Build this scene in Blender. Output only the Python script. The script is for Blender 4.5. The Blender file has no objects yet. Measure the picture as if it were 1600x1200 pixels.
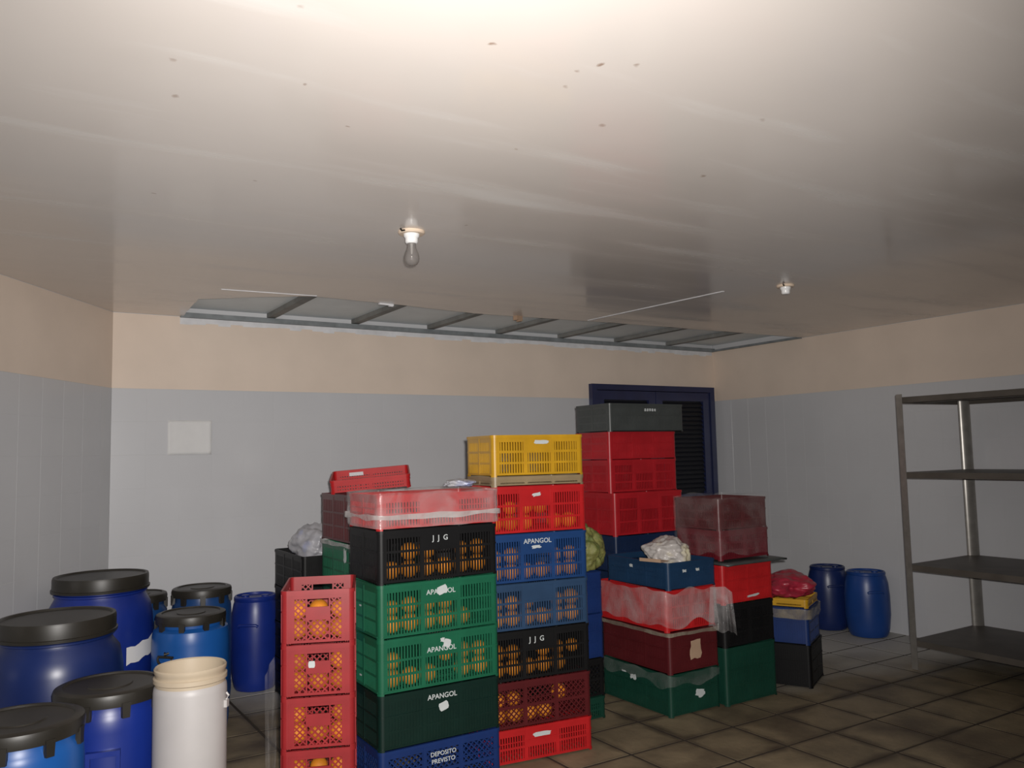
import bpy, bmesh, math, random
from mathutils import Vector, Matrix, noise
random.seed(7)
scene = bpy.context.scene
COL = scene.collection

# ------------------------------------------------------------------ camera
CAM = Vector((-0.638, -5.726, 1.44))
RIGHT = Vector((0.8461794, -0.53248205, -0.02105448))
UP = Vector((-0.02677716, -0.08194526, 0.99627705))
FWD = Vector((0.53222496, 0.84246534, 0.08359875))
cd = bpy.data.cameras.new('camera')
cd.sensor_width = 36
cd.lens = 1291.76 / 1600 * 36
cd.clip_start = 0.05
cam = bpy.data.objects.new('camera', cd)
COL.objects.link(cam)
M3 = Matrix((RIGHT, UP, -FWD)).transposed()
cam.matrix_world = Matrix.Translation(CAM) @ M3.to_4x4()
scene.camera = cam

# ------------------------------------------------------------------ light: dim ambient plus the camera's flash
w = bpy.data.worlds.new('world')
scene.world = w
w.use_nodes = True
w.node_tree.nodes['Background'].inputs[0].default_value = (0.80, 0.88, 1.0, 1)
w.node_tree.nodes['Background'].inputs[1].default_value = 0.03
fl = bpy.data.lights.new('camera_flash', 'SPOT')
fl.energy = 660
fl.color = (1.0, 0.962, 0.925)
fl.spot_size = math.radians(106)
fl.spot_blend = 1.0
fl.shadow_soft_size = 0.02
flo = bpy.data.objects.new('camera_flash', fl)
COL.objects.link(flo)
flo.location = CAM + UP * 0.05 + RIGHT * 0.04
aim = FWD + RIGHT * (-0.07) + UP * (-0.07)
flo.rotation_euler = aim.to_track_quat('-Z', 'Y').to_euler()
vs = scene.view_settings
vs.view_transform = 'Standard'
vs.look = 'None'
vs.exposure = 0.0
vs.gamma = 1.0
vs.use_curve_mapping = False

H, T, W = 2.387, 1.903, 5.305      # ceiling, top of wall tiles, length of back wall
LD = Vector((-0.5537, -0.8327, 0))  # direction of left wall, from back corner

# ------------------------------------------------------------------ materials
def pm(name, col, rough=0.5, var=0.15, scale=8, metal=0.0, bump=0.0, bscale=40, spec=0.5, rand=0.0, dirt=None, dscale=3, dlo=.5, dhi=.7, world=False):
    m = bpy.data.materials.new(name)
    m.use_nodes = True
    nt = m.node_tree
    b = nt.nodes['Principled BSDF']
    b.inputs['Roughness'].default_value = rough
    b.inputs['Metallic'].default_value = metal
    b.inputs['Specular IOR Level'].default_value = spec
    tc = nt.nodes.new('ShaderNodeTexCoord')
    co = tc.outputs['Object']
    if world: co = nt.nodes.new('ShaderNodeNewGeometry').outputs['Position']
    n = nt.nodes.new('ShaderNodeTexNoise')
    n.inputs['Scale'].default_value = scale
    n.inputs['Detail'].default_value = 5
    nt.links.new(co, n.inputs['Vector'])
    r = nt.nodes.new('ShaderNodeValToRGB')
    r.color_ramp.elements[0].position = .3
    r.color_ramp.elements[1].position = .7
    r.color_ramp.elements[0].color = (*[c * (1 - var) for c in col], 1)
    r.color_ramp.elements[1].color = (*[min(1, c * (1 + var)) for c in col], 1)
    nt.links.new(n.outputs['Fac'], r.inputs['Fac'])
    out = r.outputs['Color']
    if dirt:
        n2 = nt.nodes.new('ShaderNodeTexNoise')
        n2.inputs['Scale'].default_value = dscale
        n2.inputs['Detail'].default_value = 6
        nt.links.new(co, n2.inputs['Vector'])
        mr = nt.nodes.new('ShaderNodeMapRange')
        mr.inputs[1].default_value = dlo
        mr.inputs[2].default_value = dhi
        nt.links.new(n2.outputs['Fac'], mr.inputs[0])
        mx = nt.nodes.new('ShaderNodeMix')
        mx.data_type = 'RGBA'
        nt.links.new(mr.outputs[0], mx.inputs[0])
        nt.links.new(out, mx.inputs[6])
        mx.inputs[7].default_value = (*dirt, 1)
        out = mx.outputs[2]
    if rand:
        oi = nt.nodes.new('ShaderNodeObjectInfo')
        hs = nt.nodes.new('ShaderNodeHueSaturation')
        mr = nt.nodes.new('ShaderNodeMapRange')
        mr.inputs[3].default_value = 1 - rand
        mr.inputs[4].default_value = 1 + rand
        nt.links.new(oi.outputs['Random'], mr.inputs[0])
        nt.links.new(mr.outputs[0], hs.inputs['Value'])
        nt.links.new(out, hs.inputs['Color'])
        out = hs.outputs['Color']
    nt.links.new(out, b.inputs['Base Color'])
    if bump:
        nb = nt.nodes.new('ShaderNodeTexNoise')
        nb.inputs['Scale'].default_value = bscale
        nb.inputs['Detail'].default_value = 4
        nt.links.new(co, nb.inputs['Vector'])
        bp = nt.nodes.new('ShaderNodeBump')
        bp.inputs['Strength'].default_value = bump
        bp.inputs['Distance'].default_value = 0.01
        nt.links.new(nb.outputs['Fac'], bp.inputs['Height'])
        nt.links.new(bp.outputs['Normal'], b.inputs['Normal'])
    return m

def film_mat(name, col, lo, hi, scale=9, rough=0.22):
    m = pm(name, col, rough, 0.05, 6, bump=0.5, bscale=26, spec=0.6)
    nt = m.node_tree
    b = nt.nodes['Principled BSDF']
    outn = nt.nodes['Material Output']
    tr = nt.nodes.new('ShaderNodeBsdfTransparent')
    mx = nt.nodes.new('ShaderNodeMixShader')
    tc = nt.nodes.new('ShaderNodeTexCoord')
    n = nt.nodes.new('ShaderNodeTexNoise')
    n.inputs['Scale'].default_value = scale
    n.inputs['Detail'].default_value = 4
    n.inputs['Distortion'].default_value = 1.2
    mr = nt.nodes.new('ShaderNodeMapRange')
    mr.inputs[1].default_value = .35
    mr.inputs[2].default_value = .75
    mr.inputs[3].default_value = lo
    mr.inputs[4].default_value = hi
    nt.links.new(tc.outputs['Object'], n.inputs['Vector'])
    nt.links.new(n.outputs['Fac'], mr.inputs[0])
    nt.links.new(mr.outputs[0], mx.inputs[0])
    nt.links.new(tr.outputs[0], mx.inputs[1])
    nt.links.new(b.outputs[0], mx.inputs[2])
    nt.links.new(mx.outputs[0], outn.inputs['Surface'])
    return m

MT = {}
MT['tile'] = pm('glazed_wall_tile', (.56, .565, .585), .22, .03, 1.5, rand=.006, spec=.5, world=True)
MT['grout'] = pm('wall_grout', (.58, .585, .60), .6, .03, 3)
MT['plaster'] = pm('beige_plaster', (.74, .62, .52), .65, .05, 2.5, bump=.08, bscale=18)
MT['rawedge'] = pm('raw_white_plaster', (.72, .72, .74), .8, .1, 12)
MT['floor_tile'] = pm('worn_floor_tile', (.190, .150, .092), .6, .3, 5, bump=.2, bscale=30, rand=.06, dirt=(.060, .042, .026), dscale=1.9, dlo=.5, dhi=.72, world=True)
MT['floor_grout'] = pm('dirty_grout', (.038, .027, .018), .85, .3, 9, world=True)
MT['roofboard'] = pm('grey_roof_board', (.70, .76, .78), .4, .05, 5)
MT['rafter'] = pm('dark_rafter', (.20, .20, .19), .7, .2, 8)
MT['channel'] = pm('grey_channel', (.20, .22, .23), .5, .2, 14)
MT['doorblue'] = pm('dark_blue_enamel', (.016, .022, .075), .35, .15, 6)
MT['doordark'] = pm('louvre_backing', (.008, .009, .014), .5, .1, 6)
MT['steel'] = pm('dull_steel', (.26, .245, .225), .30, .12, 20, metal=.45)
MT['shelf'] = pm('brown_shelf_plate', (.10, .088, .075), .5, .2, 6, metal=.25)
MT['white_ceramic'] = pm('white_porcelain', (.82, .82, .82), .25, .03, 8)
MT['cream'] = pm('cream_plate', (.72, .58, .45), .5, .08, 8)
MT['paper'] = pm('white_paper', (.70, .70, .70), .8, .03, 8)
MT['print'] = pm('white_print', (.46, .49, .49), .6, .05, 30)
MT['orange'] = pm('orange_peel', (.52, .18, .014), .6, .15, 12, spec=.25, bump=.15, bscale=150, rand=.22)
MT['cardboard'] = pm('brown_cardboard', (.36, .24, .16), .8, .1, 8)
PL = dict(red=(.40, .012, .014), crimson=(.36, .011, .017), brick=(.27, .017, .020), maroon=(.075, .009, .011), wine=(.11, .008, .014),
          green=(.010, .098, .050), dkgreen=(.0035, .017, .013), forest=(.006, .040, .026), blue=(.011, .042, .14), slate=(.022, .050, .105),
          denim=(.010, .034, .080), ink=(.0035, .0035, .004), navy=(.007, .018, .055), cobalt=(.008, .026, .115), black=(.007, .007, .0075), grey=(.050, .056, .055), yellow=(.46, .25, .012), tan=(.24, .18, .105))
for k, c in PL.items():
    MT[k] = pm(k + '_crate_plastic', c, .46 if k in ('black', 'ink') else .38, .12, 9, spec=.25 if k in ('black', 'ink') else .42)
MT['drum'] = pm('blue_drum_plastic', (.007, .024, .20), .36, .12, 5)
MT['drumdark'] = pm('dark_blue_drum_plastic', (.008, .020, .10), .34, .15, 5)
MT['drumlight'] = pm('light_blue_drum_plastic', (.010, .085, .32), .36, .12, 5)
MT['drumteal'] = pm('teal_blue_drum_plastic', (.010, .050, .17), .36, .12, 5)
MT['drummid'] = pm('mid_blue_drum_plastic', (.010, .050, .22), .36, .12, 5)
MT['lid'] = pm('black_lid_plastic', (.021, .0185, .0145), .42, .2, 8)
MT['drumwhite'] = pm('white_drum_plastic', (.43, .41, .405), .45, .06, 5)
MT['drumcream'] = pm('cream_neck_plastic', (.46, .38, .28), .45, .08, 5)
MT['film'] = film_mat('clear_film', (.62, .60, .60), .09, .38, 5)
MT['filmthick'] = film_mat('milky_film', (.58, .56, .55), .40, .75)
MT['filmthin'] = film_mat('thin_film', (.55, .53, .52), .03, .15, 5)
MT['filmtan'] = film_mat('tan_film', (.30, .26, .20), .35, .75)
MT['bagwhite'] = pm('white_bag', (.46, .43, .41), .35, .12, 10, bump=.5, bscale=22, dirt=(.66, .60, .36), dscale=6)
MT['bagblue'] = pm('pale_bag', (.38, .38, .41), .3, .12, 10, bump=.5, bscale=22, dirt=(.25, .29, .50), dscale=7)
MT['bagpink'] = pm('pink_bag', (.34, .022, .045), .35, .25, 8, bump=.4, bscale=20)
MT['netgreen'] = pm('green_net_bag', (.19, .19, .055), .6, .4, 14, bump=.8, bscale=50, dirt=(.09, .12, .03), dscale=12)

# glass of the bulb
gm = bpy.data.materials.new('bulb_glass')
gm.use_nodes = True
_nt = gm.node_tree
_b = _nt.nodes['Principled BSDF']
_b.inputs['Base Color'].default_value = (.32, .30, .29, 1)
_b.inputs['Roughness'].default_value = .06
_tr = _nt.nodes.new('ShaderNodeBsdfTransparent')
_tr.inputs[0].default_value = (.72, .70, .68, 1)
_mx = _nt.nodes.new('ShaderNodeMixShader')
_nz = _nt.nodes.new('ShaderNodeTexNoise')
_mr = _nt.nodes.new('ShaderNodeMapRange')
_mr.inputs[3].default_value = .32
_mr.inputs[4].default_value = .46
_nt.links.new(_nz.outputs['Fac'], _mr.inputs[0])
_nt.links.new(_mr.outputs[0], _mx.inputs[0])
_nt.links.new(_tr.outputs[0], _mx.inputs[1])
_nt.links.new(_b.outputs[0], _mx.inputs[2])
_nt.links.new(_mx.outputs[0], _nt.nodes['Material Output'].inputs['Surface'])
MT['glass'] = gm

# ceiling paint: satin, with small brown stains and chalky smears
cm = pm('ceiling_paint', (.70, .645, .60), .20, .035, 1.3, spec=.55)
def ceiling_marks(m):
    nt = m.node_tree
    b = nt.nodes['Principled BSDF']
    src = b.inputs['Base Color'].links[0].from_socket
    tc = nt.nodes.new('ShaderNodeTexCoord')
    nz = nt.nodes.new('ShaderNodeTexNoise')
    nz.inputs['Scale'].default_value = 30
    nt.links.new(tc.outputs['Object'], nz.inputs['Vector'])
    ad = nt.nodes.new('ShaderNodeVectorMath'); ad.operation = 'MULTIPLY_ADD'
    nt.links.new(nz.outputs['Color'], ad.inputs[0])
    ad.inputs[1].default_value = (.03, .03, 0)
    nt.links.new(tc.outputs['Object'], ad.inputs[2])
    cur = None
    spots = [(-0.12, 4.54), (-0.33, 4.12), (-0.28, 3.89), (0.02, 4.15), (0.23, 3.92), (0.81, 4.02), (0.36, 4.61), (0.64, 4.6), (0.67, 4.66), (0.76, 4.71), (1.37, 4.62), (0.94, 4.33), (0.12, 3.26), (1.12, 3.1), (-0.19, 2.92), (1.59, 4.13), (0.67, 4.5)]
    for i, (u, v) in enumerate(spots):
        d = nt.nodes.new('ShaderNodeVectorMath'); d.operation = 'DISTANCE'
        nt.links.new(ad.outputs[0], d.inputs[0])
        d.inputs[1].default_value = (u * .9 + .015, -v * .9 + .015, H)
        mr = nt.nodes.new('ShaderNodeMapRange')
        rr = .008 + .006 * random.random()
        mr.inputs[1].default_value = rr * .3
        mr.inputs[2].default_value = rr
        mr.inputs[3].default_value = .3 + .4 * random.random()
        mr.inputs[4].default_value = 0
        nt.links.new(d.outputs['Value'], mr.inputs[0])
        if cur is None:
            cur = mr.outputs[0]
        else:
            mm = nt.nodes.new('ShaderNodeMath'); mm.operation = 'MAXIMUM'
            nt.links.new(cur, mm.inputs[0]); nt.links.new(mr.outputs[0], mm.inputs[1])
            cur = mm.outputs[0]
    mx = nt.nodes.new('ShaderNodeMix'); mx.data_type = 'RGBA'
    nt.links.new(cur, mx.inputs[0]); nt.links.new(src, mx.inputs[6])
    mx.inputs[7].default_value = (.22, .11, .05, 1)
    # chalky smears, stretched along the room
    mp = nt.nodes.new('ShaderNodeMapping')
    mp.inputs['Rotation'].default_value = (0, 0, .5)
    mp.inputs['Scale'].default_value = (.8, 5.5, 1)
    n2 = nt.nodes.new('ShaderNodeTexNoise'); n2.inputs['Scale'].default_value = 1.1; n2.inputs['Detail'].default_value = 7
    nt.links.new(tc.outputs['Object'], mp.inputs['Vector']); nt.links.new(mp.outputs[0], n2.inputs['Vector'])
    m2 = nt.nodes.new('ShaderNodeMapRange'); m2.inputs[1].default_value = .58; m2.inputs[2].default_value = .80; m2.inputs[4].default_value = .8
    nt.links.new(n2.outputs['Fac'], m2.inputs[0])
    mx2 = nt.nodes.new('ShaderNodeMix'); mx2.data_type = 'RGBA'
    nt.links.new(m2.outputs[0], mx2.inputs[0]); nt.links.new(mx.outputs[2], mx2.inputs[6])
    mx2.inputs[7].default_value = (.80, .78, .75, 1)
    nt.links.new(mx2.outputs[2], b.inputs['Base Color'])
    # chalk is matt
    m3 = nt.nodes.new('ShaderNodeMapRange'); m3.inputs[1].default_value = .45; m3.inputs[2].default_value = .75
    m3.inputs[3].default_value = .13; m3.inputs[4].default_value = .34
    nt.links.new(n2.outputs['Fac'], m3.inputs[0]); nt.links.new(m3.outputs[0], b.inputs['Roughness'])
ceiling_marks(cm)
MT['ceiling'] = cm

# pale dust along the right and back walls on the floor tiles (a spill with its own shape, fixed to the floor)
def floor_dust(m, pale):
    nt = m.node_tree
    b = nt.nodes['Principled BSDF']
    src = b.inputs['Base Color'].links[0].from_socket
    g = nt.nodes.new('ShaderNodeNewGeometry')
    sp = nt.nodes.new('ShaderNodeSeparateXYZ')
    nt.links.new(g.outputs['Position'], sp.inputs[0])
    nz = nt.nodes.new('ShaderNodeTexNoise'); nz.inputs['Scale'].default_value = 1.6; nz.inputs['Detail'].default_value = 7
    nt.links.new(g.outputs['Position'], nz.inputs['Vector'])
    # y + (noise-.5)*1.2 + (x-3.2)*.12
    a = nt.nodes.new('ShaderNodeMath'); a.operation = 'MULTIPLY_ADD'; a.inputs[1].default_value = 1.5; a.inputs[2].default_value = -.75
    nt.links.new(nz.outputs['Fac'], a.inputs[0])
    c = nt.nodes.new('ShaderNodeMath'); c.operation = 'ADD'
    sx = nt.nodes.new('ShaderNodeMath'); sx.operation = 'MULTIPLY_ADD'; sx.inputs[1].default_value = .46; sx.inputs[2].default_value = -.46 * 4.2
    nt.links.new(sp.outputs['X'], sx.inputs[0])
    s2 = nt.nodes.new('ShaderNodeMath'); s2.operation = 'ADD'
    nt.links.new(sx.outputs[0], s2.inputs[0]); nt.links.new(sp.outputs['Y'], s2.inputs[1])
    nt.links.new(a.outputs[0], c.inputs[0]); nt.links.new(s2.outputs[0], c.inputs[1])
    mr = nt.nodes.new('ShaderNodeMapRange'); mr.inputs[1].default_value = -2.55; mr.inputs[2].default_value = -1.75; mr.inputs[4].default_value = .9
    nt.links.new(c.outputs[0], mr.inputs[0])
    mx = nt.nodes.new('ShaderNodeMix'); mx.data_type = 'RGBA'
    nt.links.new(mr.outputs[0], mx.inputs[0]); nt.links.new(src, mx.inputs[6])
    mx.inputs[7].default_value = (*pale, 1)
    nt.links.new(mx.outputs[2], b.inputs['Base Color'])
def edge_dirt(m, dirt):
    # grime spreading from the joints over the tile edges
    nt = m.node_tree
    b = nt.nodes['Principled BSDF']
    src = b.inputs['Base Color'].links[0].from_socket
    tc = nt.nodes.new('ShaderNodeTexCoord')
    ab = nt.nodes.new('ShaderNodeVectorMath'); ab.operation = 'ABSOLUTE'
    nt.links.new(tc.outputs['Object'], ab.inputs[0])
    sp = nt.nodes.new('ShaderNodeSeparateXYZ'); nt.links.new(ab.outputs[0], sp.inputs[0])
    mxx = nt.nodes.new('ShaderNodeMath'); mxx.operation = 'MAXIMUM'
    nt.links.new(sp.outputs['X'], mxx.inputs[0]); nt.links.new(sp.outputs['Y'], mxx.inputs[1])
    g_ = nt.nodes.new('ShaderNodeNewGeometry')
    nz = nt.nodes.new('ShaderNodeTexNoise'); nz.inputs['Scale'].default_value = 3.2; nz.inputs['Detail'].default_value = 6
    nt.links.new(g_.outputs['Position'], nz.inputs['Vector'])
    ad = nt.nodes.new('ShaderNodeMath'); ad.operation = 'MULTIPLY_ADD'; ad.inputs[1].default_value = .16
    nt.links.new(nz.outputs['Fac'], ad.inputs[0]); nt.links.new(mxx.outputs[0], ad.inputs[2])
    mr = nt.nodes.new('ShaderNodeMapRange'); mr.inputs[1].default_value = .215; mr.inputs[2].default_value = .262; mr.inputs[4].default_value = .85
    nt.links.new(ad.outputs[0], mr.inputs[0])
    mx = nt.nodes.new('ShaderNodeMix'); mx.data_type = 'RGBA'
    nt.links.new(mr.outputs[0], mx.inputs[0]); nt.links.new(src, mx.inputs[6]); mx.inputs[7].default_value = (*dirt, 1)
    nt.links.new(mx.outputs[2], b.inputs['Base Color'])
edge_dirt(MT['floor_tile'], (.050, .036, .023))
floor_dust(MT['floor_tile'], (.50, .49, .46))

# ------------------------------------------------------------------ mesh helpers
class MB:
    def __init__(s):
        s.v = []; s.f = []
    def box(s, x0, y0, z0, x1, y1, z1):
        n = len(s.v)
        s.v += [(x0, y0, z0), (x1, y0, z0), (x1, y1, z0), (x0, y1, z0), (x0, y0, z1), (x1, y0, z1), (x1, y1, z1), (x0, y1, z1)]
        s.f += [(n, n+3, n+2, n+1), (n+4, n+5, n+6, n+7), (n, n+1, n+5, n+4), (n+1, n+2, n+6, n+5), (n+2, n+3, n+7, n+6), (n+3, n, n+4, n+7)]
        return s
    def bar(s, p, q, wid, th, nrm=(0, 1, 0)):
        p = Vector(p); q = Vector(q); d = (q - p).normalized(); nn = Vector(nrm)
        sd = d.cross(nn).normalized() * wid / 2; nn = nn * th
        n = len(s.v)
        for b in (p, q):
            for a in (b - sd, b + sd, b + sd + nn, b - sd + nn):
                s.v.append(tuple(a))
        s.f += [(n, n+1, n+2, n+3), (n+7, n+6, n+5, n+4), (n, n+4, n+5, n+1), (n+1, n+5, n+6, n+2), (n+2, n+6, n+7, n+3), (n+3, n+7, n+4, n)]
        return s
    def lathe(s, prof, seg=40, cx=0, cy=0):
        n = len(s.v); k = len(prof)
        for i in range(seg):
            a = 2 * math.pi * i / seg
            for r, z in prof:
                s.v.append((cx + r * math.cos(a), cy + r * math.sin(a), z))
        for i in range(seg):
            j = (i + 1) % seg
            for t in range(k - 1):
                s.f.append((n + i*k + t, n + j*k + t, n + j*k + t + 1, n + i*k + t + 1))
        return s
    def tube(s, pts, r, seg=8):
        pts = [Vector(p) for p in pts]; n = len(s.v)
        for i, p in enumerate(pts):
            d = (pts[min(i+1, len(pts)-1)] - pts[max(i-1, 0)]).normalized()
            a = Vector((0, 0, 1)) if abs(d.z) < .9 else Vector((1, 0, 0))
            u = d.cross(a).normalized(); v = d.cross(u)
            for k in range(seg):
                t = 2 * math.pi * k / seg
                s.v.append(tuple(p + u * r * math.cos(t) + v * r * math.sin(t)))
        for i in range(len(pts) - 1):
            for k in range(seg):
                l = (k + 1) % seg
                s.f.append((n + i*seg + k, n + i*seg + l, n + (i+1)*seg + l, n + (i+1)*seg + k))
        s.f.append(tuple(n + k for k in range(seg)))
        s.f.append(tuple(n + (len(pts)-1)*seg + k for k in reversed(range(seg))))
        return s
    def mesh(s, name, smooth=0):
        me = bpy.data.meshes.new(name)
        me.from_pydata(s.v, [], s.f)
        bm = bmesh.new(); bm.from_mesh(me)
        bmesh.ops.remove_doubles(bm, verts=bm.verts, dist=1e-6) if smooth else None
        bmesh.ops.recalc_face_normals(bm, faces=bm.faces)
        bm.to_mesh(me); bm.free()
        me.materials.append(None)
        if smooth:
            me.shade_smooth()
            me.set_sharp_from_angle(angle=math.radians(smooth))
        return me

def ob(name, me, mat, parent=None, loc=(0, 0, 0), rz=0, rot=None):
    o = bpy.data.objects.new(name, me)
    COL.objects.link(o)
    if mat is not None and me is not None:
        if len(me.materials) == 0:
            me.materials.append(None)
        o.material_slots[0].link = 'OBJECT'
        o.material_slots[0].material = MT[mat]
    o.parent = parent
    o.location = loc
    o.rotation_euler = rot if rot else (0, 0, rz)
    return o

def tag(o, label, cat, group=None, kind=None):
    o['label'] = label; o['category'] = cat
    if group: o['group'] = group
    if kind: o['kind'] = kind
    return o

def thing(name, label, cat, loc, rz=0, group=None, rot=None):
    o = bpy.data.objects.new(name, None)
    o.empty_display_size = .05
    COL.objects.link(o)
    o.location = loc; o.rotation_euler = rot if rot else (0, 0, rz)
    return tag(o, label, cat, group)

def struct(name, me, mat, loc=(0, 0, 0), rz=0, label=None, parent=None):
    o = ob(name, me, mat, parent, loc, rz)
    if parent is None:
        o['kind'] = 'structure'
        if label: o['label'] = label
    return o

# ------------------------------------------------------------------ the room
# floor
m = MB(); m.box(-6, -8, -.10, W + .15, .15, -.004)
floor = struct('floor', m.mesh('floor'), 'floor_grout', label='dirty tiled floor with dark joints')
FX, FY = .3435, .3500
g = .017
def bevel_tile(wx, wy, th, bv):
    m = MB()
    x0, x1, y0, y1 = -wx/2, wx/2, -wy/2, wy/2
    m.v = [(x0, y0, -th), (x1, y0, -th), (x1, y1, -th), (x0, y1, -th), (x0, y0, -bv), (x1, y0, -bv), (x1, y1, -bv), (x0, y1, -bv),
           (x0+bv, y0+bv, 0), (x1-bv, y0+bv, 0), (x1-bv, y1-bv, 0), (x0+bv, y1-bv, 0)]
    m.f = [(0, 3, 2, 1)] + [(i, (i+1) % 4, 4 + (i+1) % 4, 4 + i) for i in range(4)] + [(4+i, 4 + (i+1) % 4, 8 + (i+1) % 4, 8+i) for i in range(4)] + [(8, 9, 10, 11)]
    return m.mesh('tile')
ft = bevel_tile(FX - g, FY - g, .009, .0008)
x = 2.331 + FX / 2 - 10 * FX
cnt = 0
xs = [2.331 + FX * (k + .5) for k in range(-10, 9)]
ys = [-2.565 + FY * (k + .5) for k in range(-5, 8)]
for x in xs:
    for y in ys:
        if x - FX/2 > W - .02 or y - FY/2 > -.02: continue
        if x < y * .665 - .3: continue
        yy = y
        o = ob('floor_tile', ft, 'floor_tile', floor, (x, yy, -.0022 + random.uniform(-.0007, .0007)))
        o.rotation_euler = (random.uniform(-.002, .002), random.uniform(-.002, .002), 0)

# walls: a masonry slab, a beige plaster band and one object for each glazed tile
TW, TH = W / 26, T / 9
wt = bevel_tile(TW - .0007, TH - .0007, .006, .0005)
def tiled_wall(name, label, length, origin, rz, cols, skip=None, zmax=H + .059):
    """wall runs along local +x from origin, faces local -y"""
    m = MB(); m.box(0, .0012, -.05, length, .15, zmax)
    o = struct(name, m.mesh(name), 'grout', origin, rz, label)
    m = MB(); m.box(0, 0, T, length, .0011, H - .002)
    ob('plaster_band', m.mesh('plaster_band'), 'plaster', o)
    for c in range(cols):
        for r in range(9):
            if skip and skip((c + .5) * TW, (r + .5) * TH): continue
            ob('tile', wt, 'tile', o, ((c + .5) * TW, 0.0005, (r + .5) * TH), rot=(math.pi / 2 + random.uniform(-.0015, .0015), 0, random.uniform(-.0015, .0015)))
    return o
DX0, DX1, DZ = 3.77, 5.25, 2.03
wb = tiled_wall('wall_back', 'grey tiled back wall with beige plaster band above', W, (0, 0, 0), 0, 26, lambda x, z: DX0 + .02 < x < DX1 - .02)
m = MB()
n = 60
for i in range(n):       # ragged raw plaster edge under the broken ceiling
    x0 = .40 + (W - .42) * i / n; x1 = .40 + (W - .42) * (i + 1) / n
    m.box(x0, -.003, H - .035 - .018 * random.random(), x1, .015, H + .012)
ob('raw_plaster_edge', m.mesh('raw_plaster_edge'), 'rawedge', wb)
wr = tiled_wall('wall_right', 'dim grey tiled right wall with beige band above', 6.2, (W, 0, 0), -math.pi / 2, 28)
ang = math.atan2(-LD.y, -LD.x)
LL = 4.2
wl = tiled_wall('wall_left', 'grey tiled left wall meeting the back wall at a slant', LL, (LD.x * LL, LD.y * LL, 0), ang, 20)

# ceiling with the torn strip along the back wall
poly = [(-6, -8), (W, -8)]
edge = [(W, -1.062), (4.2, -1.035), (3.07, -1.0), (2.55, -.955), (2.10, -.925), (1.55, -1.0), (1.24, -1.02), (.95, -1.04), (.70, -.90), (.38, -.67), (.40, -.30), (.42, .0)]
jag = [edge[0]]
for a, b in zip(edge, edge[1:]):
    k = max(2, int(math.dist(a, b) / .09))
    for i in range(1, k + 1):
        t = i / k
        jj = .006 if i < k else 0
        jag.append((a[0] + (b[0]-a[0]) * t + random.uniform(-jj, jj), a[1] + (b[1]-a[1]) * t + random.uniform(-jj, jj)))
poly += jag + [(-6, 0.0)]
me = bpy.data.meshes.new('ceiling')
bm = bmesh.new()
vsx = [bm.verts.new((x, y, H)) for x, y in poly]
fc = bm.faces.new(vsx)
bmesh.ops.triangulate(bm, faces=[fc])
r = bmesh.ops.extrude_face_region(bm, geom=bm.faces[:])
for v in [e for e in r['geom'] if isinstance(e, bmesh.types.BMVert)]: v.co.z += .012
bmesh.ops.recalc_face_normals(bm, faces=bm.faces)
bm.to_mesh(me); bm.free(); me.materials.append(None)
ceil = struct('ceiling', me, 'ceiling', label='cream ceiling sheet torn open along the back wall')
# seam strips on the ceiling
def strip(name, a, b, wd):
    a = Vector((*a, H)); b = Vector((*b, H))
    m = MB(); m.bar(a, b, wd, -.003, (0, 0, 1))
    return struct(name, m.mesh(name), 'rawedge', label='pale joint strip on the ceiling')
strip('trim_1', (3.0, -1.02), (3.08, -2.25), .016)
strip('trim_2', (.43, -1.02), (.965, -1.06), .006)
m = MB(); m.box(-.035, -.015, -.030, .025, .02, .0); m.box(-.01, -.02, -.038, .012, .012, -.030)
o = ob('broken_fragment', m.mesh('broken_fragment'), 'cardboard', ceil, (2.44, -.958, H), .3); o['label'] = 'brown broken fragment'
m = MB(); m.box(-.05, -.006, -.010, .05, .012, .0); m.box(.02, -.008, -.016, .045, .01, -.010)
o = ob('paint_chip', m.mesh('paint_chip'), 'rawedge', ceil, (1.43, -1.005, H), .1); o['label'] = 'white plaster chip'
# roof above the hole: boards between rafters
m = MB(); m.box(.1, -2.2, H + .074, W, .1, H + .09)
roof = struct('trim_3', m.mesh('roof_deck'), 'roofboard', label='grey roof deck seen through the torn ceiling')
xr = [.35 + .62 * k for k in range(9)]
for k, x in enumerate(xr):
    if x < W:
        m = MB(); m.box(x, -2.2, H + .028, x + .055, .0, H + .058)
        ob('rafter', m.mesh('rafter'), 'rafter', roof)
    a, b = x + .06, min(x + .615, W)
    if a < W - .05:
        m = MB(); m.box(a - .02, -2.2, H + .060, b + .02, .0, H + .072)
        ob('roof_board', m.mesh('roof_board'), 'roofboard', roof)
m = MB(); m.box(.40, -.035, H - .008, W - .01, .0, H + .012)
m.box(.40, -.035, H + .012, W - .01, -.030, H + .024)
ob('edge_channel', m.mesh('edge_channel'), 'channel', roof)
m = MB(); m.box(W - .03, -1.05, H - .006, W, -.03, H + .012)
ob('edge_channel', m.mesh('edge_channel'), 'channel', roof)

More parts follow.
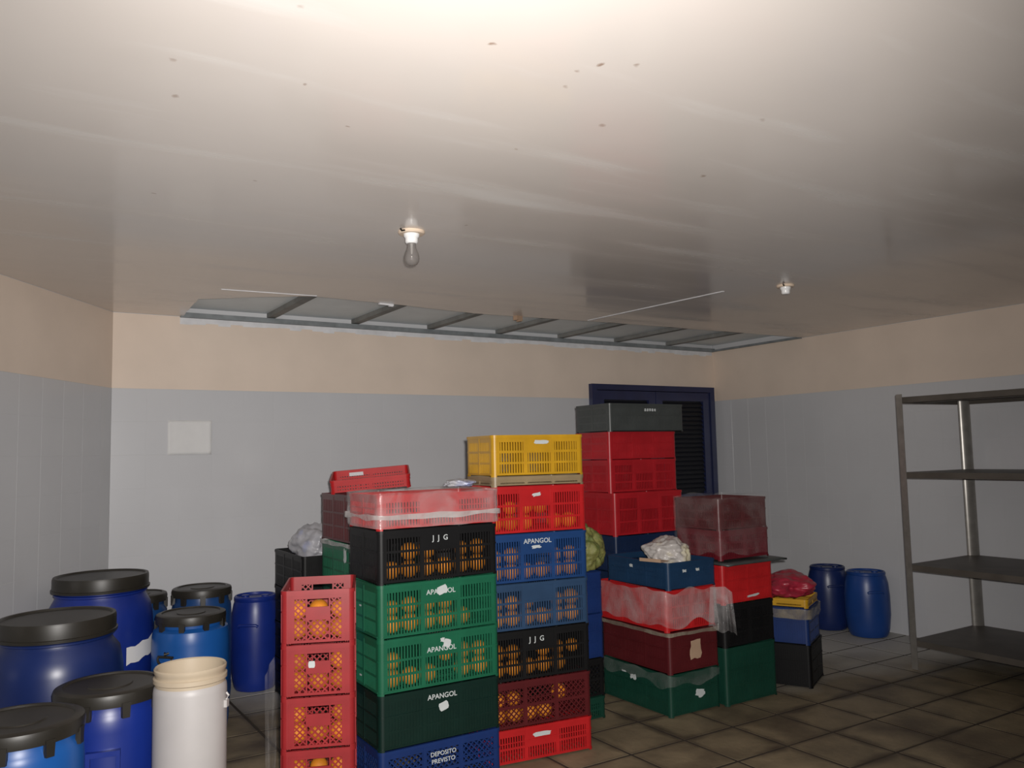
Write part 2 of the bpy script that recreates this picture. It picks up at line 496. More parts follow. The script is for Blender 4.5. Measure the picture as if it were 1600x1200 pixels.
# door: dark blue louvred double leaf
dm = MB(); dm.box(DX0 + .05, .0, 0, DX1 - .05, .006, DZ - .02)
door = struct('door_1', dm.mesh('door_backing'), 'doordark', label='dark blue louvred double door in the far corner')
for nm, b in (('door_jamb', (DX0, -.05, 0, DX0 + .055, .006, DZ)), ('door_jamb', (DX1 - .055, -.05, 0, DX1, .006, DZ)), ('door_head', (DX0 + .055, -.05, DZ - .05, DX1 - .055, .006, DZ))):
    m = MB(); m.box(*b); ob(nm, m.mesh(nm), 'doorblue', door)
mid = (DX0 + DX1) / 2
for a, b in ((DX0 + .06, mid - .003), (mid + .003, DX1 - .06)):
    leaf = MB()
    leaf.box(a, -.035, .01, a + .08, -.002, DZ - .055).box(b - .08, -.035, .01, b, -.002, DZ - .055)
    leaf.box(a + .08, -.035, DZ - .135, b - .08, -.002, DZ - .055).box(a + .08, -.035, .01, b - .08, -.002, .16).box(a + .08, -.035, .95, b - .08, -.002, 1.03)
    lf = ob('door_leaf', leaf.mesh('door_leaf'), 'doorblue', door)
    sm = MB()
    L_ = b - a - .16
    sm.v = [(0, -.028, 0), (L_, -.028, 0), (L_, -.006, .034), (0, -.006, .034), (0, -.025, 0), (L_, -.025, 0), (L_, -.003, .034), (0, -.003, .034)]
    sm.f = [(0, 1, 2, 3), (7, 6, 5, 4), (0, 4, 5, 1), (1, 5, 6, 2), (2, 6, 7, 3), (3, 7, 4, 0)]
    sme = sm.mesh('slat')
    z = .17
    while z < DZ - .17:
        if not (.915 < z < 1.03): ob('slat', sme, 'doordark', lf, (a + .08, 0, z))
        z += .042
hd = MB(); hd.tube([(mid + .04, -.035, 1.0), (mid + .04, -.075, 1.0), (mid + .04, -.075, 1.12), (mid + .04, -.035, 1.12)], .007)
ob('door_handle', hd.mesh('door_handle', 40), 'steel', door)

# paper on the back wall
m = MB()
NX, NZ = 14, 10
for j in range(NZ + 1):
    for i in range(NX + 1):
        x = .3325 + .2735 * i / NX; z = 1.475 + .225 * j / NZ
        d = -.004 - .006 * abs(noise.noise(Vector((x * 14, z * 20 + x * 9, 3))))
        if i in (0, NX): d -= .003
        m.v.append((x, d, z))
for j in range(NZ):
    for i in range(NX):
        a = j * (NX + 1) + i
        m.f.append((a, a + 1, a + NX + 2, a + NX + 1))
pme = m.mesh('paper_sheet', 60)
po = tag(ob('paper_sheet', pme, 'paper'), 'creased white sheet of paper stuck to the tiled back wall', 'paper')
sd = po.modifiers.new('thickness', 'SOLIDIFY'); sd.thickness = .0006; sd.offset = 1

# ------------------------------------------------------------------ crates
CACHE = {}
def cached(key, fn):
    if key not in CACHE: CACHE[key] = fn()
    return CACHE[key]
RC, TK = .020, .0045

def lattice(m, x0, z0, x1, z1, pitch=.023, wd=.0055):
    w_, h_ = x1 - x0, z1 - z0
    for sgn in (1, -1):
        c = -h_
        while c < w_ + h_:
            # line z = z0 + sgn*(x - x0 - c) (for -1 mirrored)
            pts = []
            a0 = max(0, c); a1 = min(w_, c + h_)
            if a1 - a0 > .004:
                za, zb = a0 - c, a1 - c
                if sgn == -1: za, zb = h_ - za, h_ - zb
                m.bar((x0 + a0, .0006 * (sgn + 1), z0 + za), (x0 + a1, .0006 * (sgn + 1), z0 + zb), wd, TK - .0015)
            c += pitch * 1.15
    return m

def panel_mesh(ln, h, style, plate):
    """panel along local x from RC to ln-RC, outer face at y=0, thickness to +y"""
    m = MB(); e0, e1 = RC, ln - RC
    es = .018
    top, bot = .034, .018
    x0, x1, z0, z1 = e0 + es, e1 - es, bot, h - top
    gz = .0075   # the wall stops short of the crate below; only the corners touch
    m.box(e0, 0, gz, x0, TK, h); m.box(x1, 0, gz, e1, TK, h)
    m.box(x0, 0, gz, x1, TK, z0); m.box(x0, 0, z1, x1, TK, h)
    if style == 'bottle':
        cw = (x1 - x0)
        k = max(1, round(cw / .24)); uw = cw / k
        for q in range(k):
            a = x0 + q * uw; b = a + uw
            m.box(a, 0, z0, a + .012, TK, z1); m.box(b - .012, 0, z0, b, TK, z1)
            a += .012; b -= .012
            c0, c1 = a + (b-a) * .27, a + (b-a) * .73
            zp0, zp1 = z0 + (z1-z0) * .48, z0 + (z1-z0) * .80
            m.box(c0, -.001, zp0, c1, TK, zp1)
            m.box(c0 - .006, 0, z0, c0, TK, z1); m.box(c1, 0, z0, c1 + .006, TK, z1)
            lattice(m, a, z0, c0 - .006, z1, .020, .005); lattice(m, c1 + .006, z0, b, z1, .020, .005)
            lattice(m, c0, z0, c1, zp0, .022, .006)
        # ribs on the end strips
        for xx in (e0 + .004, e0 + .012, e1 - .008, e1 - .016): m.box(xx, -.003, .006, xx + .004, 0, h - .02)
        m.box(e0, -.003, h - .02, e1, 0, h)
        return m.mesh('panel')
    ng = 3 if ln > .45 else 2
    gp = .022
    gw = (x1 - x0 - gp * (ng - 1)) / ng
    nr = 3 if h > .16 else 2
    rp = .010
    rh = (z1 - z0 - rp * (nr - 1)) / nr
    for i in range(ng - 1):
        a = x0 + (i + 1) * gw + i * gp
        m.box(a, 0, z0, a + gp, TK, z1)
        m.box(a + .004, -.002, gz, a + gp - .004, 0, h - .004)
    if style == 'lattice':
        nr = 2; rh = (z1 - z0 - .014) / 2; rp = .014
    for r_ in range(nr):
        zz = z0 + r_ * (rh + rp)
        if r_ < nr - 1: 
            for i in range(ng):
                a = x0 + i * (gw + gp)
                m.box(a, 0, zz + rh, a + gw, TK, zz + rh + rp)
        for i in range(ng):
            a = x0 + i * (gw + gp)
            if plate and ng == 3 and i == 1 and r_ == nr - 1:
                m.box(a, 0, zz, a + gw, TK, zz + rh); continue
            if not plate and r_ == nr - 1 and i == 0 and ng == 2:
                pass
            if style == 'lattice':
                lattice(m, a, zz, a + gw, zz + rh); continue
            if style == 'closed':
                m.box(a, .002, zz, a + gw, TK, zz + rh)
            nb = max(3, round(gw / .0135)); pt = gw / nb
            bwid = pt * .50
            for k in range(nb):
                c = a + (k + .5) * pt
                m.box(c - bwid/2, 0, zz, c + bwid/2, TK, zz + rh)
    # rim lip and shallow groove line
    m.box(e0, -.0035, h - .014, e1, 0, h)
    m.box(e0, -.0025, h * .60, e1, 0, h * .60 + .005)
    m.box(e0, -.0025, gz, e1, 0, .014)
    return m.mesh('panel')

def corner_mesh(h):
    m = MB(); n = 5
    lv = [(0, 0), (.003, 0), (.003, .010), (0, .010), (0, h - .014), (.0035, h - .014), (.0035, h)]
    prof = [(RC + o, z) for o, z in [(.0025, 0), (.0025, .010), (0, .010), (0, h*.6), (.0025, h*.6), (.0025, h*.6 + .005), (0, h*.6 + .005), (0, h - .014), (.0035, h - .014), (.0035, h)]] + [(RC - TK, h), (RC - TK, 0), (RC + .0025, 0)]
    k = len(prof)
    for i in range(n + 1):
        a = math.pi + math.pi / 2 * i / n
        for r_, z in prof: m.v.append((RC + r_ * math.cos(a), RC + r_ * math.sin(a), z))
    for i in range(n):
        for t in range(k - 1):
            m.f.append((i*k + t, (i+1)*k + t, (i+1)*k + t + 1, i*k + t + 1))
    return m.mesh('corner', 35)

def base_mesh(L, Wd):
    m = MB(); z0, z1 = .008, .012
    m.box(.006, .006, z0, L - .006, .022, z1); m.box(.006, Wd - .022, z0, L - .006, Wd - .006, z1)
    nx = int(L / .03); 
    for i in range(nx):
        a = .006 + (L - .012) * (i + .5) / nx
        m.box(a - .006, .022, z0, a + .006, Wd - .022, z1)
    for j in (1/3, 2/3): m.box(.006, Wd*j - .008, z0, L - .006, Wd*j + .008, z1 + .002)
    return m.mesh('base')

def text_mesh(s, size):
    def mk():
        c = bpy.data.curves.new('t', 'FONT'); c.body = s; c.size = size; c.align_x = 'CENTER'; c.align_y = 'CENTER'; c.extrude = .0004; c.offset = size * .012
        c.space_line = 1.0; c.resolution_u = 3
        o = bpy.data.objects.new('t', c); COL.objects.link(o)
        dg = bpy.context.evaluated_depsgraph_get()
        me = bpy.data.meshes.new_from_object(o.evaluated_get(dg))
        bpy.data.objects.remove(o); 
        me.materials.clear(); me.materials.append(None)
        return me
    return cached(('txt', s, size), mk)

def crate(label, mat, x, y, z, L=.575, Wd=.35, h=.225, rz=0, style='slot', text=None, tsize=.035, tz=.80, group='stacked plastic crates', rot=None, name='plastic_crate', tf=.5, side='front', tmat='print', cat='crate'):
    t = thing(name, label, cat, (x, y, z), rz, group, rot)
    pl = style in ('slot', 'closed')
    a = cached(('p', round(L, 3), h, style, True), lambda: panel_mesh(L, h, style, pl))
    b = cached(('p', round(Wd, 3), h, style, False), lambda: panel_mesh(Wd, h, style, False))
    e = .0002
    ob('side_panel', a, mat, t, (0, e, 0)); ob('side_panel', a, mat, t, (L, Wd - e, 0), math.pi)
    ob('end_panel', b, mat, t, (e, Wd, 0), -math.pi/2); ob('end_panel', b, mat, t, (L - e, 0, 0), math.pi/2)
    c = cached(('c', h), lambda: corner_mesh(h))
    for (px, py, r_) in ((0, 0, 0), (L, 0, math.pi/2), (L, Wd, math.pi), (0, Wd, -math.pi/2)):
        ob('corner_post', c, mat, t, (px, py, 0), r_)
    ob('base', cached(('b', round(L, 3), round(Wd, 3)), lambda: base_mesh(L, Wd)), mat, t)
    if text:
        for k_, line in enumerate(text.split('|')):
            o = ob('lettering', text_mesh(line, tsize), tmat, t, (L * tf, -.0042 if style == 'lattice' else -.0015, h * tz - k_ * tsize * 1.15), rot=(math.pi/2, 0, 0))
            o['label'] = 'white printed lettering'
    return t

def patch_mesh(w_, h_, seed, ragged=.25):
    """small irregular flat print mark or peeling sticker"""
    rnd = random.Random(seed); m = MB(); n = 14; th = .0008
    for y in (0, -th):
        m.v.append((0, y, 0))
        for i in range(n):
            a = 2 * math.pi * i / n
            c, s_ = math.cos(a), math.sin(a)
            k = 1 / max(abs(c), abs(s_))
            k = k * (1 - ragged * rnd.random()); k2 = k
            m.v.append((c * k * w_/2, y, s_ * k2 * h_/2))
    o = n + 1
    for i in range(n):
        j = (i + 1) % n
        m.f += [(0, 1+j, 1+i), (o, o+1+i, o+1+j), (1+i, 1+j, o+1+j, o+1+i)]
    return m.mesh('sticker')

def sticker(t, x, z, w_, h_, tilt=0, seed=1, rag=.08, y=-.0045, mat='print', name='sticker', side=False, lab='torn white sticker'):
    me_ = patch_mesh(w_, h_, seed, rag)
    o = ob(name, me_, mat, t, (x, y, z) if not side else (y, x, z), rot=(0, tilt, 0) if not side else (0, 0, -math.pi/2))
    o['label'] = lab
    return o

OR = .0395
om = MB()
def orange_mesh():
    prof = [(0.0005, -OR*.96)] + [(OR * math.cos(a) * 1.0, OR * .97 * math.sin(a)) for a in [math.radians(-90 + 180 * i / 9) for i in range(1, 9)]] + [(.006, OR*.90), (.0005, OR*.86)]
    return MB().lathe(prof, 14).mesh('orange', 60)
def stem_mesh():
    return MB().lathe([(.0005, OR*.86), (.004, OR*.88), (.003, OR*.93), (.0005, OR*.93)], 6).mesh('stem')
ORM, STM = orange_mesh(), stem_mesh()
MT['stem'] = pm('orange_stem', (.10, .13, .03), .7)
def oranges(t_x, t_y, t_z, rz, L, rows, label, group, skip=(), margin=.035, depth=.052):
    """a front layer of oranges resting on the crate base, in columns against the front panel"""
    n = int((L - 2 * margin) / (2 * OR + .0005)); st = (L - 2 * margin) / n
    R_ = Matrix.Rotation(rz, 4, 'Z')
    for r_ in range(rows):
        for i in range(n):
            if (r_, i) in skip: continue
            p = R_ @ Vector((margin + (i + .5) * st, depth + random.uniform(-.001, .001), 0))
            o = tag(ob('orange', ORM, 'orange', None, (t_x + p.x, t_y + p.y, t_z + .0145 + OR * .97 + r_ * OR * 1.90)), label, 'orange', group)
            o.rotation_euler = (0, 0, random.uniform(0, 6.28))
            if r_ == rows - 1:
                k_ = random.uniform(.82, 1.02); o.scale = (k_, k_, k_); o.location.z -= OR * .95 * (1 - k_)
            ob('stem', STM, 'stem', o)

# --- stack A: the front stack of the middle
ax, ay = .748, -2.460
A_RZ = -.012
crate('blue lattice crate at the bottom of the front stack, under the dark green crate', 'cobalt', ax, ay, 0, style='lattice', h=.225, rz=A_RZ, text='DEPOSITO|PREVISTO', tsize=.026, tz=.77)
t5 = crate('very dark green crate above the blue bottom crate of the front stack', 'dkgreen', ax, ay, .225, rz=A_RZ, text='APANGOL', tsize=.030, tz=.82, style='closed')
sticker(t5, .292, .142, .046, .036, -.3, 3)
t4 = crate('lower of the two mid-green fruit crates in the front stack', 'green', ax, ay, .450, rz=A_RZ, text='APANGOL', tsize=.030, tz=.70)
sticker(t4, .312, .178, .038, .036, .3, 4, .2)
sticker(t4, .290, .195, .022, .020, .2, 5, .4)
t3 = crate('upper of the two mid-green fruit crates in the front stack, under the black crate', 'green', ax, ay, .675, rz=A_RZ, text='APANGOL', tsize=.030, tz=.78)
sticker(t3, .292, .182, .052, .036, -.3, 6)
t2 = crate('black fruit crate lettered in white under the film-wrapped red crate of the front stack', 'black', ax, ay, .900, rz=A_RZ, text='J  J  G', tsize=.032, tz=.80)
for tt, zz in ((t3, .12), (t4, .05)):
    for k in range(2): sticker(tt, .20 + .08*k, zz + .06*k, .03, .008, 0, 7 + k, .4, side=True, name='print_mark', lab='worn white print mark')
crate('red crate wrapped in clear film on top of the front stack', 'red', ax, ay, 1.125, h=.150, rz=A_RZ)
oranges(ax, ay, .900, A_RZ, .575, 2, 'orange inside the black lettered crate of the front stack', 'oranges in the front black crate', skip={(1, 0), (1, 3)})
oranges(ax, ay, .675, A_RZ, .575, 2, 'orange inside the upper mid-green crate of the front stack', 'oranges in the upper green crate', skip={(1, 4), (1, 5), (0, 5)})
oranges(ax, ay, .450, A_RZ, .575, 2, 'orange inside the lower mid-green crate of the front stack', 'oranges in the lower green crate', skip={(1, 2), (1, 1), (0, 3)})

# --- stack B: beside it, to the right
bx, by = 1.335, -2.335
BR = -math.atan2(.068, .55)
BL = .553
def B(label, mat, z, **k): return crate(label, mat, bx, by, z, L=BL, Wd=.33, rz=BR, **k)
tb = B('bright red low crate on the floor under the maroon lattice crate', 'red', 0, h=.158)
sticker(tb, BL*.5, .118, .10, .022, 0, 11, .25, y=-.0025, name='logo', lab='pale printed oval logo')
B('maroon lattice crate of oranges just above the bright red floor crate', 'maroon', .158, h=.214, style='lattice')
B('black fruit crate lettered in white between the slate blue and maroon lattice crates', 'black', .372, h=.230, text='J  J  G', tsize=.034, tz=.80, tf=.47)
B('slate blue fruit crate above the lettered black crate', 'slate', .602, h=.220)
tb2 = B('blue fruit crate with white lettering directly under the bright red top crate', 'blue', .822, h=.232, text='APANGOL', tsize=.032, tz=.84)
sticker(tb2, BL*.5 - .01, .168, .06, .016, 0, 12, .5, name='print_mark', lab='worn white print mark')
tb1 = B('bright red fruit crate of oranges under the wooden tray and yellow crate', 'red', 1.054, h=.226)
sticker(tb1, BL*.5, .185, .055, .018, -.15, 13, .5, y=-.0025, name='logo', lab='faded white logo')
oranges(bx, by, 1.054, BR, BL, 2, 'orange inside the bright red crate below the yellow crate', 'oranges in the upper red crate', skip={(1, 4), (1, 5), (1, 0), (0, 3)})
oranges(bx, by, .822, BR, BL, 2, 'orange inside the blue crate with white lettering', 'oranges in the blue crate', skip={(1, 3), (1, 2)})
oranges(bx, by, .602, BR, BL, 2, 'orange inside the slate blue crate', 'oranges in the slate blue crate', skip={(1, 3)})
oranges(bx, by, .372, BR, BL, 2, 'orange inside the black lettered crate above the maroon crate', 'oranges in the right black crate', skip={(0, 5), (1, 2)})
oranges(bx, by, .158, BR, BL, 2, 'orange inside the maroon lattice crate', 'oranges in the maroon crate', skip={(1, 2), (1, 3), (0, 4), (0, 5), (1, 5)})
tw = crate('pale low wooden-coloured tray between the red crate and the yellow crate', 'tan', bx + .048, by - .005, 1.280, L=.497, Wd=.33, h=.048, rz=BR, name='low_tray', cat='tray')
ty = crate('yellow slotted crate on top of the blue and red crates', 'yellow', bx + .048, by - .005, 1.328, L=.497, Wd=.33, h=.200, rz=BR)
sticker(ty, .26, .165, .085, .020, 0, 15, .2, y=-.0025, name='logo', lab='pale printed logo')

# --- stack J: red bottle crates at the left
jl = .278; jr = math.radians(-22)
jq = Vector((.590, -2.588, 0))
jp = jq - Vector((math.cos(jr), math.sin(jr), 0)) * jl
def J(label, z, h, **k): return crate(label, 'brick', jp.x, jp.y, z, L=jl, Wd=.385, h=h, rz=jr, style='bottle', group='red bottle crates', name='bottle_crate', **k)
J('low red crate at the very bottom of the narrow red stack', 0, .120)
tj4 = J('fourth red bottle crate from the top of the narrow stack, near the frame bottom', .120, .202)
sticker(tj4, .14, .10, .085, .05, 0, 16, .2, lab='white paper label')
J('third red bottle crate from the top of the narrow stack, holding oranges', .322, .196)
tj2 = J('second red bottle crate from the top, with a small white sticker', .518, .199)
sticker(tj2, .115, .125, .026, .026, 0, 17, .05, lab='small square white sticker')
J('topmost open red bottle crate of the narrow stack beside the blue drums', .717, .208)
for z, nm in ((.120, 'fourth'), (.322, 'third'), (.518, 'second'), (.717, 'topmost')):
    oranges(jp.x, jp.y, z, jr, jl, 2, 'orange inside the %s red bottle crate' % nm, 'oranges in the %s red bottle crate' % nm, skip={(1, 1)} if nm in ('second', 'third') else (), margin=.018)

# --- stack C: narrow glimpse behind stack B
cx, cy = 1.912, -2.065
crate('low green crate on the floor in the gap behind the bright red crate', 'forest', cx, cy, 0, L=.325, Wd=.56, h=.118)
tc_ = crate('black crate with white packets in the gap behind the maroon lattice crate', 'black', cx, cy, .118, L=.325, Wd=.56, h=.202, style='lattice')
crate('lower of the two blue crates in the gap behind the blue fruit crates', 'cobalt', cx, cy, .320, L=.325, Wd=.56, h=.238, style='closed')
crate('upper blue crate in the gap, below the green net bag', 'cobalt', cx, cy, .558, L=.325, Wd=.56, h=.225, style='closed')

# --- stack D: tall stack by the door
dx, dy = 2.715, -1.600
DLn, DWd = .590, .36
for i in range(3):
    crate(['navy crate on the floor under the tall crimson stack, hidden behind the wrapped crates', 'second navy crate from the floor under the tall crimson stack', 'third navy crate from the floor under the tall crimson stack'][i], 'navy', dx, dy, .225 * i, L=DLn, Wd=DWd, h=.225, style='closed')
crate('navy crate directly under the tall crimson stack, behind the white bag', 'navy', dx, dy, .675, L=DLn, Wd=DWd, h=.225, style='closed')
crate('lowest and tallest crimson crate of the stack by the door', 'crimson', dx, dy, .900, L=DLn, Wd=DWd, h=.272)
crate('middle crimson crate of the tall stack by the door', 'crimson', dx - .012, dy + .02, 1.172, L=DLn - .012, Wd=DWd, h=.210)
crate('crimson crate just under the grey crate by the door', 'crimson', dx - .012, dy + .02, 1.382, L=DLn - .012, Wd=DWd, h=.182, style='closed')
tg = crate('grey crate on top of the tall crimson stack in front of the door', 'grey', dx - .022, dy - .005, 1.564, L=DLn + .050, Wd=DWd, h=.182, style='closed')
for k in range(5): sticker(tg, .30 + .021 * k, .142, .017, .020, 0, 20 + k, .35, y=-.0025, name='print_mark', lab='faded white print')

# --- stack E: the stack in front of stack D
ex, ey = 2.502, -2.289
EL, EW = .375, .585
te = crate('dark green crate on the floor with white splashes, under the film-covered maroon crate', 'forest', ex, ey, 0, L=EL, Wd=EW, h=.224, style='closed')
sticker(te, .215, .098, .080, .050, .2, 31, .65, name='splash', lab='white paint splash', y=-.0035)
sticker(te, .30, .160, .055, .035, 0, 32, .55, name='splash', lab='white paint splash', side=True)
sticker(te, .38, .175, .05, .012, 0, 33, .6, name='splash', lab='white paint splash', side=True)
tm_ = crate('maroon crate between the dark green floor crate and the film-draped red crate', 'maroon', ex + .004, ey, .224, L=EL, Wd=EW, h=.224, style='closed')
sticker(tm_, .19, .115, .10, .11, 0, 34, .35, name='label_patch', lab='faded ochre label', y=-.0035, mat='cardboard')
crate('red crate draped in clear film under the blue crate with the white bag', 'red', ex - .004, ey + .005, .448, L=EL, Wd=EW, h=.224)
tb_ = crate('dark blue crate holding a white bag, topmost of its stack beside the wrapped maroon crates', 'denim', ex + .012, ey, .672, L=EL - .01, Wd=.53, h=.150, style='closed')
for k, (xx, zz, sd_) in enumerate(((.22, .10, False), (.12, .10, False), (.30, .11, True))):
    sticker(tb_, xx, zz, .035, .02, 0, 36 + k, .5, side=sd_, name='print_mark', lab='worn white print mark')

# --- stack F: right of E
fx, fy = 2.892, -2.326
FL, FW = .418, .57
crate('tall dark green crate on the floor next to the splashed green crate', 'forest', fx, fy, 0, L=FL, Wd=FW, h=.318, style='closed')
crate('black crate between the tall green floor crate and the red crate', 'black', fx, fy, .318, L=FL, Wd=FW, h=.238)
tfr = crate('red crate under the flat grey sheet, right of the white bag', 'red', fx, fy, .556, L=FL, Wd=FW, h=.222, style='closed')
sticker(tfr, .24, .035, .11, .016, -.06, 41, .4, y=-.0035, name='print_mark', lab='white print line')
m = MB()   # flat sagging sheet
NX, NY = 10, 10
for j in range(NY + 1):
    for i in range(NX + 1):
        u, v = i / NX, j / NY
        edge_d = max(0, .10 - min(u, 1 - u) ) + max(0, .08 - v)
        m.v.append((-.014 + (FL + .075) * u, -.06 + .66 * v, -.03 * edge_d + .002 * noise.noise(Vector((u * 5, v * 5, 1)))))
for j in range(NY):
    for i in range(NX):
        a = j * (NX + 1) + i
        m.f.append((a, a + 1, a + NX + 2, a + NX + 1))
sh = tag(ob('flat_sheet', m.mesh('flat_sheet', 60), 'shelfgrey' if 'shelfgrey' in MT else 'grey', None, (fx, fy, .7855)), 'flat grey-green sheet lying between the red crate and the wrapped maroon crates', 'sheet')
sm = sh.modifiers.new('thick', 'SOLIDIFY'); sm.thickness = .010; sm.offset = 1
crate('lower film-wrapped maroon crate on the grey sheet', 'wine', fx + .004, fy + .01, .802, L=FL - .01, Wd=.36, h=.170)
crate('upper film-wrapped maroon crate, topmost of its stack by the right wall', 'maroon', fx + .002, fy + .012, .972, L=FL - .012, Wd=.36, h=.180)

# --- stack G: rightmost low pile
gx, gy = 3.556, -2.374
GR = math.radians(27)
gp_ = Vector((gx, gy, 0))
crate('black crate on the floor at the right end of the crates, under the blue crate', 'ink', gx, gy, 0, L=.36, Wd=.42, h=.250, rz=GR, style='closed', group='rightmost crate pile')
crate('blue crate with a pale edge on the rightmost black crate', 'cobalt', gx + .008 * math.cos(GR) - .006 * math.sin(GR), gy + .008 * math.sin(GR) + .006 * math.cos(GR), .250, L=.335, Wd=.40, h=.215, rz=GR, style='closed', group='rightmost crate pile')
crate('shallow yellow tray under the pink bag', 'yellow', gx + .025 * math.cos(GR) - .01 * math.sin(GR), gy + .025 * math.sin(GR) + .01 * math.cos(GR), .465, L=.31, Wd=.39, h=.052, rz=GR, style='closed', name='low_tray', group='rightmost crate pile', cat='tray')

# --- stack H and I: behind, left
hx, hy = 1.0, -1.60
for i in range(3): crate(['dark green crate on the floor of the stack behind the red bottle crates', 'second dark green crate from the floor behind the red bottle crates', 'third dark green crate from the floor behind the red bottle crates'][i], 'forest', hx, hy, .2483 * i, L=.37, Wd=.57, h=.2483, style='closed')
th_ = crate('green crate under the maroon crate, seen left of the front black crate', 'green', hx, hy, .745, L=.37, Wd=.57, h=.218)
sticker(th_, .18, .16, .05, .09, 0, 51, .5, side=True, name='splash', lab='pale torn label')
crate('dull maroon crate below the tilted red crate at the back left', 'maroon', hx, hy, .972, L=.37, Wd=.57, h=.262)
ix, iy = .90, -1.0
for i in range(3): crate(['black crate on the floor near the back wall behind the red bottle crates', 'second black crate from the floor near the back wall', 'third black crate from the floor near the back wall'][i], 'black', ix, iy, .2167 * i, L=.36, Wd=.55, h=.2167, style='closed')
crate('black crate holding a pale plastic bag near the back wall', 'black', ix, iy, .650, L=.36, Wd=.55, h=.222, style='closed')
# tilted red crate on top
tt = crate('shallow red crate lying tilted on the maroon crate at the back left', 'red', 0, 0, 0, L=.43, Wd=.30, h=.075)
R_ = Matrix.Rotation(math.radians(-24), 4, 'Z') @ Matrix.Rotation(math.radians(-4), 4, 'Y') @ Matrix.Rotation(math.radians(9), 4, 'X') @ Matrix.Translation((-.215, -.15, -.0375))
zmin = min((R_ @ Vector((a, b, 0))).z for a in (0, .44) for b in (0, .30))
tt.matrix_world = Matrix.Translation((1.185, -1.33, 1.2365 - zmin)) @ R_
o = ob('handle_slot', MB().box(-.04, -.0065, -.010, .04, -.0045, .010).mesh('handle_slot'), 'tile', tt, (.13, .30 - .0005, .050)); o['label'] = 'pale hand opening'

# ------------------------------------------------------------------ films and bags
def shell(name, label, mat, x, y, z0, z1, L, Wd, rz=0, off=.008, amp=.010, wav=.02, seed=0, top=True, parts=(0, 1), cat='plastic film', skirt=0.0):
    """a crinkled sleeve of film around a crate, from z0 to z1, with a loose gathered top edge"""
    m = MB(); N = 96; K = 10
    per = []
    c = RC + off
    segs = []
    a0, b0, a1, b1 = -off, -off, L + off, Wd + off
    for i in range(N):
        s_ = i / N * (2 * (L + Wd) + 8 * off)
        p = s_; l1 = a1 - a0; l2 = b1 - b0
        if p < l1: q = (a0 + p, b0)
        elif p < l1 + l2: q = (a1, b0 + p - l1)
        elif p < 2*l1 + l2: q = (a1 - (p - l1 - l2), b1)
        else: q = (a0, b1 - (p - 2*l1 - l2))
        q = Vector((q[0], q[1]))
        # round the corners
        for cc in ((a0, b0, 1, 1), (a1, b0, -1, 1), (a1, b1, -1, -1), (a0, b1, 1, -1)):
            ctr = Vector((cc[0] + cc[2]*c, cc[1] + cc[3]*c))
            if (q.x - ctr.x) * cc[2] < 0 and (q.y - ctr.y) * cc[3] < 0:
                q = ctr + (q - ctr).normalized() * c
        per.append(q)
    ctr = Vector((L/2, Wd/2))
    for k in range(K + 1):
        t = k / K
        for i, q in enumerate(per):
            d = (q - ctr).normalized()
            zb = z0 + wav * noise.noise(Vector((q.x * 7, q.y * 7, seed)))
            zt = z1 + .5 * wav * noise.noise(Vector((q.x * 9, q.y * 9, seed + 5)))
            z = zb + (zt - zb) * t
            e = amp * (noise.noise(Vector((q.x * 16, q.y * 16, z * 22 + seed))) * .5 + .5) + skirt * (1 - t) ** 2 * (.4 + .6 * abs(noise.noise(Vector((q.x*6, q.y*6, seed+9)))))
            m.v.append((q.x + d.x * e, q.y + d.y * e, z - 0))
    for k in range(K):
        for i in range(N):
            j = (i + 1) % N
            m.f.append((k*N + i, k*N + j, (k+1)*N + j, (k+1)*N + i))
    if top:
        s0 = len(m.v)
        for fr in (.82, .5, .2):
            for i, q in enumerate(per):
                p = ctr + (q - ctr) * fr
                m.v.append((p.x, p.y, z1 + .004 + .012 * abs(noise.noise(Vector((p.x * 15, p.y * 15, seed + 2))))))
        prev = K * N
        for r_ in range(3):
            for i in range(N):
                j = (i + 1) % N
                m.f.append((prev + i, prev + j, s0 + r_*N + j, s0 + r_*N + i))
            prev = s0 + r_ * N
        m.f.append(tuple(prev + i for i in range(N)))
    o = tag(ob(name, m.mesh(name, 60), mat, None, (x, y, 0), rz), label, cat)
    return o

shell('plastic_film', 'clear film wrapped around the red crate on the front stack', 'film', ax, ay, 1.135, 1.283, .575, .35, A_RZ, off=.007, amp=.012, wav=.012, seed=1)
sb = MB()    # milky folded band of the same film
shell('plastic_film', 'milky folded film band around the wrapped red crate of the front stack', 'filmthick', ax, ay, 1.172, 1.192, .575, .35, A_RZ, off=.021, amp=.006, wav=.014, seed=2, top=False)
shell('plastic_film', 'crumpled clear film over the two topmost maroon crates by the right wall', 'filmthin', fx + .002, fy + .012, .83, 1.160, FL - .012, .36, 0, off=.007, amp=.012, wav=.05, seed=3)
shell('plastic_film', 'clear film draped around the red crate below the blue crate with the white bag', 'film', ex - .004, ey + .005, .480, .668, EL, EW, 0, off=.008, amp=.010, wav=.05, seed=4, top=False, skirt=.015)
shell('plastic_film', 'cream folded film edge on top of the maroon crate', 'filmtan', ex + .004, ey, .425, .446, EL, EW, 0, off=.008, amp=.006, wav=.012, seed=5, top=False)
shell('plastic_film', 'cream folded film edge hanging on the splashed dark green crate', 'filmthin', ex, ey, .165, .222, EL, EW, 0, off=.006, amp=.010, wav=.04, seed=6, top=False)
shell('plastic_film', 'tan film around the blue crate at the right end', 'filmtan', gx + .008 * math.cos(GR) - .006 * math.sin(GR), gy + .008 * math.sin(GR) + .006 * math.cos(GR), .405, .462, .335, .40, GR, off=.010, amp=.012, wav=.03, seed=8, top=False)
shell('plastic_film', 'greyish film strip under the maroon crate at the back left', 'filmthick', hx, hy, .952, .974, .37, .57, 0, off=.007, amp=.006, wav=.012, seed=9, top=False)

